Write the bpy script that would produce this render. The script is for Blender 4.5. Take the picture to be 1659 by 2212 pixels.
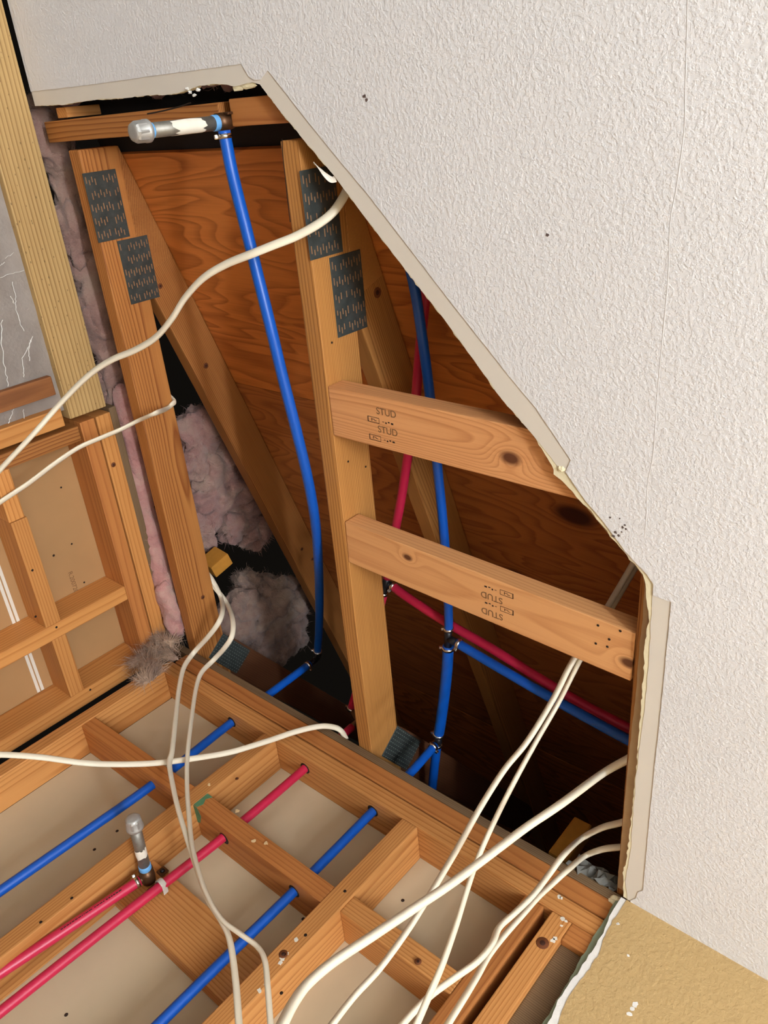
import bpy, bmesh, math, random
from mathutils import Vector, Matrix, noise

for o in list(bpy.data.objects):
    bpy.data.objects.remove(o, do_unlink=True)
S = bpy.context.scene
C = S.collection

# ------------------------------------------------------------------ camera
# metres, camera at the origin; the trusses' underside is 0.91 above it, the floor 1.53 below it
FPX = 1744.65
ROT = ((0.75727985, -0.24671519, 0.60469732),
       (0.08304177, -0.88201099, -0.46385416),
       (0.64778955, 0.40148255, -0.64744148))
cd = bpy.data.cameras.new('camera')
cam = bpy.data.objects.new('camera', cd)
C.objects.link(cam)
cam.matrix_world = Matrix(ROT).to_4x4()
cd.sensor_fit = 'HORIZONTAL'
cd.sensor_width = 36.0
cd.lens = 36.0 * FPX / 1659.0
cd.clip_start = 0.02
S.camera = cam

# ------------------------------------------------------------------ world, lights, exposure
w = bpy.data.worlds.new('world')
S.world = w
w.use_nodes = True
w.node_tree.nodes['Background'].inputs[0].default_value = (0.9, 0.75, 0.6, 1)
w.node_tree.nodes['Background'].inputs[1].default_value = 0.003

def lamp(name, loc, power, radius, col):
    l = bpy.data.lights.new(name, 'POINT')
    l.energy = power
    l.shadow_soft_size = radius
    l.color = col
    o = bpy.data.objects.new(name, l)
    C.objects.link(o)
    o.location = loc
    return o
# four bulbs of the vanity light on the wall to the right, outside the picture
for yy in (-0.20, -0.62, -1.04, -1.46):
    lamp('vanity_bulb', (3.0, yy, -0.80), 50.0, 0.07, (0.80, 0.885, 1.0))

S.view_settings.view_transform = 'Standard'
S.view_settings.look = 'None'
S.view_settings.gamma = 1.0
S.view_settings.use_curve_mapping = False
S.view_settings.exposure = 0.80

# ------------------------------------------------------------------ helpers
def at(u, v, x=None, y=None, z=None):
    """photo pixel -> point of the place, on a plane of constant x, y or z"""
    d = Matrix(ROT) @ Vector((u - 829.5, -(v - 1106.0), -FPX))
    if x is not None:
        return d * (x / d.x)
    if y is not None:
        return d * (y / d.y)
    return d * (z / d.z)

def srgb(r, g, b):
    def f(c):
        c /= 255.0
        return c / 12.92 if c <= 0.04045 else ((c + 0.055) / 1.055) ** 2.4
    return (f(r), f(g), f(b), 1.0)

def tag(o, label=None, cat=None, group=None, kind=None):
    if label: o['label'] = label
    if cat: o['category'] = cat
    if group: o['group'] = group
    if kind: o['kind'] = kind
    return o

def empty(name, loc=(0, 0, 0)):
    o = bpy.data.objects.new(name, None)
    C.objects.link(o)
    o.location = loc
    o.empty_display_size = 0.05
    return o

def world_of(o):
    m = o.matrix_basis.copy()
    if o.parent:
        m = world_of(o.parent) @ o.matrix_parent_inverse @ m
    return m

def attach(o, parent):
    if parent is not None:
        o.parent = parent
        o.matrix_parent_inverse = world_of(parent).inverted()
    return o

def obj(name, me, mat, parent=None, loc=(0, 0, 0), rot=None, smooth=False):
    if isinstance(me, bmesh.types.BMesh):
        bm = me
        me = bpy.data.meshes.new(name)
        bm.to_mesh(me)
        bm.free()
    o = bpy.data.objects.new(name, me)
    C.objects.link(o)
    if rot is not None:
        o.matrix_basis = Matrix.Translation(loc) @ rot.to_4x4()
    else:
        o.location = loc
    if mat is not None:
        me.materials.append(mat)
    if smooth:
        for p in me.polygons:
            p.use_smooth = True
    return attach(o, parent)

def box_bm(sx, sy, sz, bev=0.0, seg=2):
    bm = bmesh.new()
    bmesh.ops.create_cube(bm, size=1.0)
    for v in bm.verts:
        v.co = Vector((v.co.x * sx, v.co.y * sy, v.co.z * sz))
    if bev:
        bmesh.ops.bevel(bm, geom=bm.edges[:], offset=bev, segments=seg, affect='EDGES', profile=0.6)
    return bm

AX = {'x': Matrix.Identity(3),
      'y': Matrix(((0, -1, 0), (1, 0, 0), (0, 0, 1))),
      'z': Matrix(((0, 0, -1), (0, 1, 0), (1, 0, 0)))}

def board(name, x0, x1, y0, y1, z0, z1, mat, parent=None, axis='x', bev=0.0025, turn=None):
    """a piece of lumber, grain along local X which lies along the world axis given"""
    dx, dy, dz = x1 - x0, y1 - y0, z1 - z0
    sx, sy, sz = {'x': (dx, dy, dz), 'y': (dy, dx, dz), 'z': (dz, dy, dx)}[axis]
    r = AX[axis]
    if turn is not None:
        r = turn @ r
    return obj(name, box_bm(sx, sy, sz, bev), mat, parent, ((x0 + x1) / 2, (y0 + y1) / 2, (z0 + z1) / 2), r)

def beam(name, a, b, wd, ht, side, mat, parent=None, bev=0.0025):
    """lumber from a to b (centre line); wd along the vector 'side', ht across"""
    a, b, side = Vector(a), Vector(b), Vector(side).normalized()
    X = (b - a).normalized()
    Y = (side - X * side.dot(X)).normalized()
    Z = X.cross(Y)
    r = Matrix((X, Y, Z)).transposed()
    return obj(name, box_bm((b - a).length, wd, ht, bev), mat, parent, (a + b) / 2, r)

def prism(name, pts, vec, mat, parent=None, bev=0.0):
    """closed outline extruded along vec"""
    bm = bmesh.new()
    vs = [bm.verts.new(Vector(p)) for p in pts]
    f = bm.faces.new(vs)
    r = bmesh.ops.extrude_face_region(bm, geom=[f])
    for v in [g for g in r['geom'] if isinstance(g, bmesh.types.BMVert)]:
        v.co += Vector(vec)
    bmesh.ops.recalc_face_normals(bm, faces=bm.faces[:])
    if bev:
        bmesh.ops.bevel(bm, geom=bm.edges[:], offset=bev, segments=1, affect='EDGES')
    bmesh.ops.triangulate(bm, faces=[f for f in bm.faces if len(f.verts) > 4])
    return obj(name, bm, mat, parent)

def spline(pts, n=8):
    P = [Vector(p) for p in pts]
    if len(P) < 3:
        return P
    out = []
    Q = [P[0] * 2 - P[1]] + P + [P[-1] * 2 - P[-2]]
    for i in range(1, len(Q) - 2):
        a, b, c, d = Q[i - 1], Q[i], Q[i + 1], Q[i + 2]
        for k in range(n):
            t = k / n
            out.append(0.5 * ((2 * b) + (c - a) * t + (2 * a - 5 * b + 4 * c - d) * t * t + (3 * b - a - 3 * c + d) * t ** 3))
    out.append(P[-1])
    return out

def sweep_bm(path, ra, rb=None, n=12, twist=0.0, up=(0, 0, 1), bm=None, radii=None):
    """tube along path, elliptical (ra across, rb along 'up')"""
    rb = ra if rb is None else rb
    bm = bm or bmesh.new()
    rings = []
    N = None
    for i, p in enumerate(path):
        t = (path[min(i + 1, len(path) - 1)] - path[max(i - 1, 0)]).normalized()
        if N is None:
            N = Vector(up)
        N = N - t * N.dot(t)
        if N.length < 1e-4:
            N = t.orthogonal()
        N.normalize()
        B = t.cross(N)
        s = radii[i] if radii else 1.0
        a0 = twist * i / max(1, len(path) - 1)
        ring = []
        for k in range(n):
            a = 2 * math.pi * k / n
            q = B * (math.cos(a) * ra * s) + N * (math.sin(a) * rb * s)
            if twist:
                q = Matrix.Rotation(a0, 3, t) @ q
            ring.append(bm.verts.new(p + q))
        rings.append(ring)
    for r0, r1 in zip(rings, rings[1:]):
        for k in range(n):
            bm.faces.new((r0[k], r0[(k + 1) % n], r1[(k + 1) % n], r1[k]))
    bm.faces.new(rings[0][::-1])
    bm.faces.new(rings[-1])
    return bm

def tube(name, path, r, mat, parent=None, n=14):
    return obj(name, sweep_bm([Vector(p) for p in path], r, n=n), mat, parent, smooth=True)

def lathe(name, a, b, prof, mat, parent=None, n=20, smooth=True, sides=None):
    """solid of revolution: prof = [(fraction along a-b, radius)]"""
    a, b = Vector(a), Vector(b)
    X = (b - a).normalized()
    U = X.orthogonal().normalized()
    V = X.cross(U)
    bm = bmesh.new()
    n = sides or n
    rings = []
    for t, r in prof:
        c = a + (b - a) * t
        rings.append([bm.verts.new(c + U * math.cos(2 * math.pi * k / n) * r + V * math.sin(2 * math.pi * k / n) * r) for k in range(n)])
    for r0, r1 in zip(rings, rings[1:]):
        for k in range(n):
            bm.faces.new((r0[k], r0[(k + 1) % n], r1[(k + 1) % n], r1[k]))
    bm.faces.new(rings[0][::-1])
    bm.faces.new(rings[-1])
    return obj(name, bm, mat, parent, smooth=smooth and sides is None)

# ------------------------------------------------------------------ materials
class G:
    """short-hand for building node trees"""
    def __init__(self, name):
        self.m = bpy.data.materials.new(name)
        self.m.use_nodes = True
        self.t = self.m.node_tree
        self.b = self.t.nodes['Principled BSDF']
    def n(self, kind, **kw):
        nd = self.t.nodes.new(kind)
        for k, v in kw.items():
            setattr(nd, k, v)
        return nd
    def put(self, sock, v):
        if hasattr(v, 'is_linked') or hasattr(v, 'links'):
            self.t.links.new(v, sock)
        else:
            sock.default_value = v
    def math(self, op, a, b=0.0, c=None, clamp=False):
        nd = self.n('ShaderNodeMath', operation=op, use_clamp=clamp)
        self.put(nd.inputs[0], a); self.put(nd.inputs[1], b)
        if c is not None: self.put(nd.inputs[2], c)
        return nd.outputs[0]
    def vec(self, op, a, b=None, scale=None):
        nd = self.n('ShaderNodeVectorMath', operation=op)
        self.put(nd.inputs[0], a)
        if b is not None: self.put(nd.inputs[1], b)
        if scale is not None: self.put(nd.inputs['Scale'], scale)
        return nd.outputs['Value'] if op in ('LENGTH', 'DISTANCE', 'DOT_PRODUCT') else nd.outputs[0]
    def noise(self, co, scale=1.0, detail=2.0, rough=0.5, dist=0.0):
        nd = self.n('ShaderNodeTexNoise')
        self.put(nd.inputs['Vector'], co)
        nd.inputs['Scale'].default_value = scale
        nd.inputs['Detail'].default_value = detail
        nd.inputs['Roughness'].default_value = rough
        nd.inputs['Distortion'].default_value = dist
        return nd.outputs[0]
    def ramp(self, f, stops, interp='LINEAR'):
        nd = self.n('ShaderNodeValToRGB')
        nd.color_ramp.interpolation = interp
        el = nd.color_ramp.elements
        while len(el) < len(stops):
            el.new(0.5)
        for e, (p, c) in zip(el, stops):
            e.position = p
            e.color = c if len(c) == 4 else (*c, 1)
        self.put(nd.inputs[0], f)
        return nd.outputs[0]
    def mix(self, f, a, b, mode='MIX'):
        nd = self.n('ShaderNodeMix', data_type='RGBA', blend_type=mode)
        self.put(nd.inputs[0], f); self.put(nd.inputs[6], a); self.put(nd.inputs[7], b)
        return nd.outputs[2]
    def obco(self):
        return self.n('ShaderNodeTexCoord').outputs['Object']
    def rnd(self):
        return self.n('ShaderNodeObjectInfo').outputs['Random']
    def bump(self, h, strength=0.3, dist=0.002):
        nd = self.n('ShaderNodeBump')
        nd.inputs['Strength'].default_value = strength
        nd.inputs['Distance'].default_value = dist
        self.put(nd.inputs['Height'], h)
        self.put(self.b.inputs['Normal'], nd.outputs[0])
    def done(self, col, rough=0.7, metal=0.0, spec=0.3):
        self.put(self.b.inputs['Base Color'], col)
        self.put(self.b.inputs['Roughness'], rough)
        self.put(self.b.inputs['Metallic'], metal)
        self.b.inputs['Specular IOR Level'].default_value = spec
        return self.m

def wood(name, light, dark, ring=0.0045, contrast=0.75, knots=(), center=None, rough=0.62, speck=0.0, vary=0.22, warp=0.02):
    """sawn lumber: growth rings cut along local X, fibres, knots at given local places"""
    g = G(name)
    co = g.obco(); rn = g.rnd()
    sep = g.n('ShaderNodeSeparateXYZ'); g.put(sep.inputs[0], co)
    cmb = g.n('ShaderNodeCombineXYZ')
    g.put(cmb.inputs[0], g.math('MULTIPLY', rn, 37.0)); g.put(cmb.inputs[1], g.math('MULTIPLY', rn, 11.0)); g.put(cmb.inputs[2], g.math('MULTIPLY', rn, 23.0))
    cs = g.vec('ADD', co, cmb.outputs[0])
    kw = None; kmask = None; kcore = None
    for (kx, ky, kz, kr) in knots:
        d = g.vec('LENGTH', g.vec('MULTIPLY', g.vec('SUBTRACT', co, (kx, ky, kz)), (0.62, 1, 1)))
        q = g.math('DIVIDE', d, kr)
        m = g.math('SUBTRACT', 1.25, q, clamp=True)
        e = g.math('POWER', 2.718, g.math('MULTIPLY', g.math('MULTIPLY', q, q), -0.28))
        kmask = m if kmask is None else g.math('MAXIMUM', kmask, m)
        kw = e if kw is None else g.math('ADD', kw, e)
    if center is None:
        oy = g.math('MULTIPLY', g.math('SUBTRACT', rn, 0.5), 0.14)
        oz = g.math('ADD', g.math('MULTIPLY', g.math('FRACT', g.math('MULTIPLY', rn, 7.7)), 0.07), 0.022)
    else:
        oy, oz = center
    n1 = g.noise(g.vec('MULTIPLY', cs, (1.6, 9, 9)), 1.0, 2.0)
    wv = g.math('MULTIPLY', g.math('SUBTRACT', n1, 0.5), warp)
    y2 = g.math('SUBTRACT', sep.outputs[1], oy); z2 = g.math('SUBTRACT', sep.outputs[2], oz)
    r = g.math('SQRT', g.math('ADD', g.math('MULTIPLY', y2, y2), g.math('MULTIPLY', z2, z2)))
    r = g.math('ADD', r, wv)
    if kw is not None:
        r = g.math('ADD', r, g.math('MULTIPLY', kw, 0.018))
    s = g.math('FRACT', g.math('DIVIDE', r, ring))
    s = g.ramp(s, [(0.0, (0, 0, 0)), (0.55, (0.25, 0.25, 0.25)), (0.86, (1, 1, 1)), (1.0, (0, 0, 0))])
    fib = g.noise(g.vec('MULTIPLY', cs, (7, 330, 330)), 1.0, 2.0)
    low = g.noise(g.vec('MULTIPLY', cs, (2.2, 13, 13)), 1.0, 2.0)
    lum = g.math('ADD', g.math('MULTIPLY', s, contrast), g.math('MULTIPLY', g.math('SUBTRACT', fib, 0.5), 0.55))
    lum = g.math('ADD', lum, g.math('MULTIPLY', g.math('SUBTRACT', low, 0.5), 0.5), clamp=True)
    col = g.mix(lum, srgb(*light), srgb(*dark))
    br = g.math('ADD', g.math('MULTIPLY', g.math('FRACT', g.math('MULTIPLY', rn, 5.31)), vary), 1.0 - vary * 0.6)
    col = g.vec('SCALE', col, scale=br)
    if kmask is not None:
        kd = srgb(dark[0] * 0.55, dark[1] * 0.5, dark[2] * 0.5)
        col = g.mix(g.math('MULTIPLY', kmask, 1.5, clamp=True), col, kd)
    if speck:
        v = g.n('ShaderNodeTexVoronoi'); g.put(v.inputs['Vector'], g.vec('MULTIPLY', cs, (0.45, 1, 1))); v.inputs['Scale'].default_value = 120
        mk = g.math('LESS_THAN', v.outputs['Distance'], g.math('MULTIPLY', low, speck))
        col = g.mix(g.math('MULTIPLY', mk, 0.6), col, srgb(60, 45, 25))
    g.bump(g.math('ADD', g.math('MULTIPLY', s, 0.5), fib), 0.25, 0.0008)
    return g.done(col, rough, 0.0, 0.35)

def plain(name, col, rough=0.6, metal=0.0, spec=0.4, var=0.0, vscale=20, bump=0.0, bscale=200, bdist=0.001):
    g = G(name)
    co = g.obco()
    c = srgb(*col)
    if var:
        n = g.noise(co, vscale, 4.0, 0.6)
        c = g.mix(n, srgb(*[k * (1 - var) for k in col]), srgb(*[min(255, k * (1 + var)) for k in col]))
    if bump:
        g.bump(g.noise(co, bscale, 3.0, 0.6), bump, bdist)
    return g.done(c, rough, metal, spec)

M = {}
M['truss'] = wood('truss_lumber', (184, 122, 62), (132, 72, 28), ring=0.0042, contrast=0.95)
M['trussB'] = wood('truss_lumber_pale', (198, 138, 72), (138, 84, 36), ring=0.0034, contrast=0.8)
M['stud'] = wood('stud_lumber', (208, 146, 83), (170, 104, 47), ring=0.006, contrast=0.8)
M['studL'] = wood('warm_stud_lumber', (212, 147, 80), (175, 104, 45), ring=0.007, contrast=0.7)
M['plate'] = wood('plate_lumber', (197, 128, 67), (158, 88, 40), ring=0.008, contrast=0.65)
M['grey'] = wood('weathered_lumber', (132, 106, 76), (78, 56, 36), ring=0.0035, contrast=0.7, vary=0.1)
M['treated'] = wood('treated_lumber', (196, 162, 106), (142, 106, 60), ring=0.009, contrast=0.9, speck=0.2, warp=0.014, vary=0.05)
M['web'] = wood('shade_toned_web_lumber', (104, 62, 36), (66, 36, 20), ring=0.006, contrast=0.5)  # web wood darkened; shade from the wall plates put into its colour
M['rough'] = wood('dark_lumber', (150, 96, 54), (104, 60, 30), ring=0.006, contrast=0.5)
M['block1'] = wood('block_lumber_knotty', (227, 163, 106), (187, 117, 66), ring=0.0035, contrast=0.6, knots=((0.078, 0.0065, -0.019, 0.011), (0.118, -0.045, 0.008, 0.016)), vary=0.0, warp=0.03)
M['block2'] = wood('block_lumber_clear', (225, 164, 106), (190, 121, 67), ring=0.0075, contrast=0.5, knots=((-0.137, -0.020, -0.019, 0.0065), (0.279, 0.012, -0.019, 0.009)), vary=0.0, warp=0.03)
M['ochre'] = plain('sawn_end_grain', (196, 134, 48), 0.75, var=0.08, vscale=60)

def plywood(name, light, dark, knots=()):
    g = G(name)
    co = g.obco(); rn = g.rnd()
    cmb = g.n('ShaderNodeCombineXYZ'); g.put(cmb.inputs[0], g.math('MULTIPLY', rn, 9.0)); g.put(cmb.inputs[1], g.math('MULTIPLY', rn, 5.0))
    cs = g.vec('ADD', co, cmb.outputs[0])
    n1 = g.noise(g.vec('MULTIPLY', cs, (1.5, 7.5, 1.0)), 1.0, 2.5, 0.45, 0.3)
    h = g.math('MULTIPLY', n1, 17.0)
    mask = None
    for (kx, ky, kr) in knots:
        d = g.vec('LENGTH', g.vec('MULTIPLY', g.vec('SUBTRACT', co, (kx, ky, 0)), (0.6, 1, 0)))
        q = g.math('DIVIDE', d, kr)
        m = g.math('MULTIPLY', g.math('SUBTRACT', 1.3, q, clamp=True), 1.6, clamp=True)
        h = g.math('ADD', h, g.math('MULTIPLY', g.math('POWER', 2.718, g.math('MULTIPLY', q, -0.8)), 5.0))
        mask = m if mask is None else g.math('MAXIMUM', mask, m)
    s = g.math('FRACT', h)
    s = g.ramp(s, [(0.0, (0.75, 0.75, 0.75)), (0.12, (0.0, 0.0, 0.0)), (0.55, (0.25, 0.25, 0.25)), (1.0, (1, 1, 1))])
    fib = g.noise(g.vec('MULTIPLY', cs, (8, 260, 8)), 1.0, 2.0)
    low = g.noise(g.vec('MULTIPLY', cs, (1.2, 3, 1)), 1.0, 2.0)
    lum = g.math('ADD', g.math('MULTIPLY', s, 0.62), g.math('MULTIPLY', g.math('SUBTRACT', fib, 0.45), 0.5))
    lum = g.math('ADD', lum, g.math('MULTIPLY', g.math('SUBTRACT', low, 0.5), 0.6), clamp=True)
    col = g.mix(lum, srgb(*light), srgb(*dark))
    if mask is not None:
        col = g.mix(mask, col, srgb(78, 40, 22))
    g.bump(g.math('ADD', s, fib), 0.2, 0.0006)
    return g.done(col, 0.6, 0, 0.3)

def paint_bumpy(name, col, s1, s2, dist, strength, var=0.03, rough=0.75):
    """sprayed drywall texture: flattened blobs over fine grain"""
    g = G(name)
    co = g.obco()
    a = g.ramp(g.noise(co, s1, 3.0, 0.55), [(0.42, (0, 0, 0)), (0.62, (1, 1, 1))])
    b = g.noise(co, s2, 3.0, 0.6)
    h = g.math('ADD', g.math('MULTIPLY', a, 0.8), g.math('MULTIPLY', b, 0.45))
    low = g.noise(co, 2.2, 2.0)
    c = g.mix(low, srgb(*[k * (1 - var) for k in col]), srgb(*[min(255, k * (1 + var)) for k in col]))
    g.bump(h, strength, dist)
    return g.done(c, rough, 0, 0.25)

M['ceil'] = paint_bumpy('white_sprayed_ceiling_paint', (232, 230, 228), 185, 360, 0.0016, 0.36)
M['tan'] = paint_bumpy('tan_knockdown_wall_paint', (196, 164, 112), 120, 260, 0.0016, 0.42)
M['paper'] = plain('smooth_beige_drywall_paper', (226, 217, 202), 0.8, var=0.02, vscale=9)
M['gyp'] = plain('broken_cream_gypsum', (240, 228, 190), 0.9, var=0.05, vscale=60, bump=0.6, bscale=300)
M['gypw'] = plain('broken_white_gypsum', (238, 234, 226), 0.9, var=0.04, vscale=60, bump=0.6, bscale=300)
M['kraft'] = plain('tan_kraft_paper', (190, 160, 122), 0.85, var=0.1, vscale=25, bump=0.2, bscale=120)
M['green'] = plain('green_board_paper', (150, 164, 140), 0.85, var=0.12, vscale=30)
M['backdry'] = plain('grey_brown_drywall_back', (206, 186, 152), 0.85, var=0.05, vscale=6, bump=0.08, bscale=60)
M['backdryL'] = plain('shade_browned_drywall_back', (176, 134, 88), 0.85, var=0.05, vscale=6, bump=0.08, bscale=60)  # browner drywall back, with shade and warm bounce put into the colour
M['blue'] = plain('blue_plastic_pipe', (8, 84, 180), 0.38, spec=0.5, var=0.05, vscale=12)
M['red'] = plain('crimson_plastic_pipe', (196, 34, 70), 0.36, spec=0.5, var=0.05, vscale=12)
M['cable'] = plain('cream_cable_jacket', (238, 226, 200), 0.45, spec=0.45, var=0.03, vscale=15)
M['steel'] = plain('steel_clamp', (215, 212, 205), 0.25, 1.0)
M['galv'] = plain('galvanised_pipe', (150, 146, 136), 0.52, 0.75, var=0.18, vscale=70, bump=0.15, bscale=200)
M['galvcap'] = plain('galvanised_cap', (182, 180, 174), 0.5, 0.6, var=0.1, vscale=60, bump=0.1, bscale=150)
M['brass'] = plain('dark_bronze_fitting', (92, 64, 42), 0.4, 0.7, var=0.15, vscale=60)
M['blackfit'] = plain('black_plastic_fitting', (26, 26, 30), 0.4)
M['tape'] = plain('sky_blue_thread_tape', (110, 172, 226), 0.6)
M['whitep'] = plain('old_white_paint', (236, 228, 210), 0.8, var=0.05, vscale=60)
M['plateM'] = plain('dark_galvanised_plate', (72, 77, 74), 0.5, 0.4, var=0.25, vscale=45, bump=0.2, bscale=120)
M['slot'] = plain('plate_slot', (150, 112, 78), 0.8)
M['dent'] = plain('raised_plate_teeth', (150, 160, 150), 0.4, 0.7)
M['gapshade'] = plain('black_shade_sheet', (34, 26, 22), 0.95)  # black that stands in for the shade in the eave gap
M['ink'] = plain('black_ink', (52, 36, 26), 0.8)
M['inkfaint'] = plain('faint_brown_ink', (128, 92, 58), 0.8)
M['greenpaint'] = plain('green_end_paint', (84, 124, 88), 0.75, var=0.25, vscale=90)
M['greypaper'] = plain('grey_torn_paper', (150, 148, 140), 0.85, var=0.1, vscale=30)
M['hole'] = plain('dark_hole', (38, 24, 14), 0.9)
M['strap'] = plain('white_metal_strap', (206, 200, 188), 0.5, 0.2)
M['floor'] = plain('worn_subfloor', (160, 148, 132), 0.8, var=0.05, vscale=5)
M['wallw'] = plain('plain_tan_wall', (228, 225, 220), 0.8)

def foil_mat():
    g = G('crinkled_foil')
    co = g.obco()
    n = g.noise(co, 26, 4.0, 0.6)
    c = g.mix(n, srgb(186, 172, 160), srgb(222, 210, 198))
    g.bump(g.math('ADD', g.noise(co, 30, 3.0), g.math('MULTIPLY', g.noise(co, 160, 2.0), 0.4)), 0.5, 0.004)
    return g.done(c, 0.55, 0.2, 0.5)
M['foil'] = foil_mat()

def fluff_mat(name, pale, pink, deep, pos=0.5):
    g = G(name)
    co = g.obco()
    a = g.noise(co, 11, 5.0, 0.65, 0.6)
    b = g.noise(g.vec('MULTIPLY', co, (60, 300, 300)), 1.0, 3.0, 0.7, 0.5)
    c = g.ramp(a, [(pos - 0.18, srgb(*pale)), (pos + 0.03, srgb(*pink)), (pos + 0.22, srgb(*deep))])
    c = g.mix(g.math('MULTIPLY', b, 0.35), c, srgb(216, 188, 172))
    g.bump(g.math('ADD', a, b), 0.7, 0.006)
    m = g.done(c, 0.95, 0, 0.1)
    g.b.inputs['Sheen Weight'].default_value = 0.25
    return m
M['tuft'] = fluff_mat('brown_grey_glass_wool', (196, 164, 132), (172, 136, 108), (124, 90, 70), 0.55)
M['pink'] = fluff_mat('pink_glass_wool', (206, 168, 152), (196, 132, 126), (156, 92, 92))
M['darkened'] = fluff_mat('darkened_glass_wool', (170, 140, 122), (158, 116, 104), (112, 74, 68), 0.52)  # wool in lowered tones
M['greywool'] = fluff_mat('grey_glass_wool', (158, 134, 114), (140, 108, 94), (92, 64, 56), 0.52)  # clump tones lowered, attic shade put into the colour
M['cloudy'] = fluff_mat('pale_glass_wool', (176, 146, 130), (160, 112, 106), (116, 72, 74), 0.5)  # attic shade worked into these tones too

# ------------------------------------------------------------------ ceiling (four layers of drywall round the cut)
ZP = 0.8955          # room side of the paint
ZPAP = 0.8968        # room side of the face paper
ZCORE = 0.8975
ZTOP = 0.9095
XR, YF, YB = 3.3, -2.2, 1.2583

def jit(p, q, n, amp, rng):
    out = []
    for k in range(n):
        t = k / n
        a = p.lerp(q, t)
        out.append(a + Vector((rng.uniform(-amp, amp), rng.uniform(-amp, amp), 0)))
    return out

def layer(name, chain, z, th, mat, parent, amp=0.0006, step=0.012, seed=1):
    rng = random.Random(seed)
    pts = [at(u, v, z=z) for u, v in chain]
    cut = []
    for a, b in zip(pts, pts[1:]):
        cut += jit(a, b, max(1, int((b - a).length / step)), amp, rng)
    cut.append(pts[-1])
    out = [Vector((XR, YB, z)), Vector((XR, YF, z)), Vector((-1.674, YF, z))] + cut + [Vector((cut[-1].x, YB, z))]
    return prism(name, out, (0, 0, th), mat, parent)

diag_cut = [(561, 182), (585, 214), (613, 250), (676, 326), (723, 381), (782, 461), (887, 598), (959, 689), (1010, 760), (1084, 862), (1153, 942), (1200, 1003)]
top_cut = [(76, 229), (140, 226), (195, 216), (250, 213), (320, 206), (370, 204), (405, 196), (430, 184), (478, 182), (505, 186), (545, 178), (561, 182)]
paint_chain = [(66, 198), (180, 185), (300, 168), (420, 152), (521, 138), (537, 165), (548, 172), (562, 172), (578, 152), (655, 250), (719, 330), (803, 431), (904, 562), (968, 646), (1022, 714), (1098, 811), (1158, 883), (1233, 994), (1222, 1020), (1266, 1084), (1307, 1131), (1320, 1150), (1351, 1192), (1378, 1221), (1396, 1240), (1411, 1262), (1410, 1286), (1450, 1301), (1443, 1373), (1431, 1500), (1412, 1675), (1400, 1800), (1389, 1924), (1378, 1928), (1373, 1941), (1362, 1945)]
paper_chain = top_cut + diag_cut[1:] + [(1222, 1022), (1268, 1086), (1308, 1134), (1352, 1196), (1396, 1243), (1411, 1262), (1407, 1328), (1402, 1426), (1396, 1500), (1374, 1675), (1363, 1828), (1351, 1904), (1355, 1940)]
core_chain = top_cut + diag_cut[1:-1] + [(1192, 1006), (1197, 1024), (1228, 1053), (1251, 1082), (1275, 1104), (1304, 1138), (1318, 1158), (1331, 1171), (1354, 1200), (1369, 1218), (1389, 1240), (1396, 1262), (1397, 1290), (1402, 1336), (1397, 1366), (1392, 1411), (1387, 1500), (1373, 1675), (1366, 1739), (1356, 1838), (1346, 1886), (1347, 1929)]
back_chain = top_cut + diag_cut[1:-1] + [(1194, 1008), (1200, 1026), (1232, 1056), (1277, 1108), (1320, 1160), (1356, 1202), (1388, 1242), (1392, 1262), (1388, 1336), (1382, 1388), (1373, 1500), (1355, 1663), (1346, 1770), (1337, 1873), (1333, 1927)]

ceiling = empty('ceiling', (0.3, -0.4, ZP))
tag(ceiling, 'white sprayed-texture drywall ceiling with a large ragged cut-out', kind='structure')
layer('ceiling_paint', paint_chain, ZP, ZPAP - ZP, M['ceil'], ceiling, 0.0003, seed=2)
layer('face_paper', paper_chain, ZPAP, ZCORE - ZPAP, M['paper'], ceiling, 0.0008, seed=3)
layer('gypsum_core', core_chain, ZCORE, 0.011, M['gyp'], ceiling, 0.0013, 0.006, seed=4)
layer('back_paper', back_chain, ZCORE + 0.011, ZTOP - ZCORE - 0.011, M['kraft'], ceiling, 0.0005, seed=5)

crack = [at(u, v, z=ZP - 0.0001) for u, v in [(1486, -40), (1484, 60), (1480, 200), (1478, 280), (1462, 400), (1448, 480), (1443, 600), (1434, 700), (1420, 850), (1411, 980), (1399, 1045), (1396, 1120), (1392, 1160)]]
obj('hairline_crack', sweep_bm(spline(crack, 5), 0.0006, 0.0002, n=6), plain('crack_grey', (222, 218, 214), 0.9), ceiling)

def flake(name, u, v, r, mat, parent, seed, z=ZP, th=0.0004, plane='z', val=None):
    """small irregular flat chip or smudge on a surface"""
    rng = random.Random(seed)
    val = z if val is None else val
    c = at(u, v, **{plane: val})
    pts = []
    n = 9
    for k in range(n):
        a = 2 * math.pi * k / n
        rr = r * rng.uniform(0.45, 1.0)
        d = (math.cos(a) * rr, math.sin(a) * rr)
        pts.append(c + (Vector((d[0], d[1], 0)) if plane == 'z' else Vector((d[0], 0, d[1])) if plane == 'y' else Vector((0, d[0], d[1]))))
    vec = {'z': (0, 0, -th), 'y': (0, -th, 0), 'x': (th, 0, 0)}[plane]
    return prism(name, pts, vec, mat, parent)

spk = plain('mildew_speck', (96, 80, 74), 0.9)
for i, (u, v, r) in enumerate([(787, 208, .0035), (792, 216, .003), (1183, 508, .003), (1330, 1150, .003), (1336, 1156, .003), (1343, 1149, .002), (1345, 1139, .0025), (1350, 1134, .0022), (1318, 1118, .002), (1339, 1120, .0016), (1325, 1158, .003), (1352, 1143, .002)]):
    flake('speck', u, v, r, spk, ceiling, i + 40)
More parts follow.
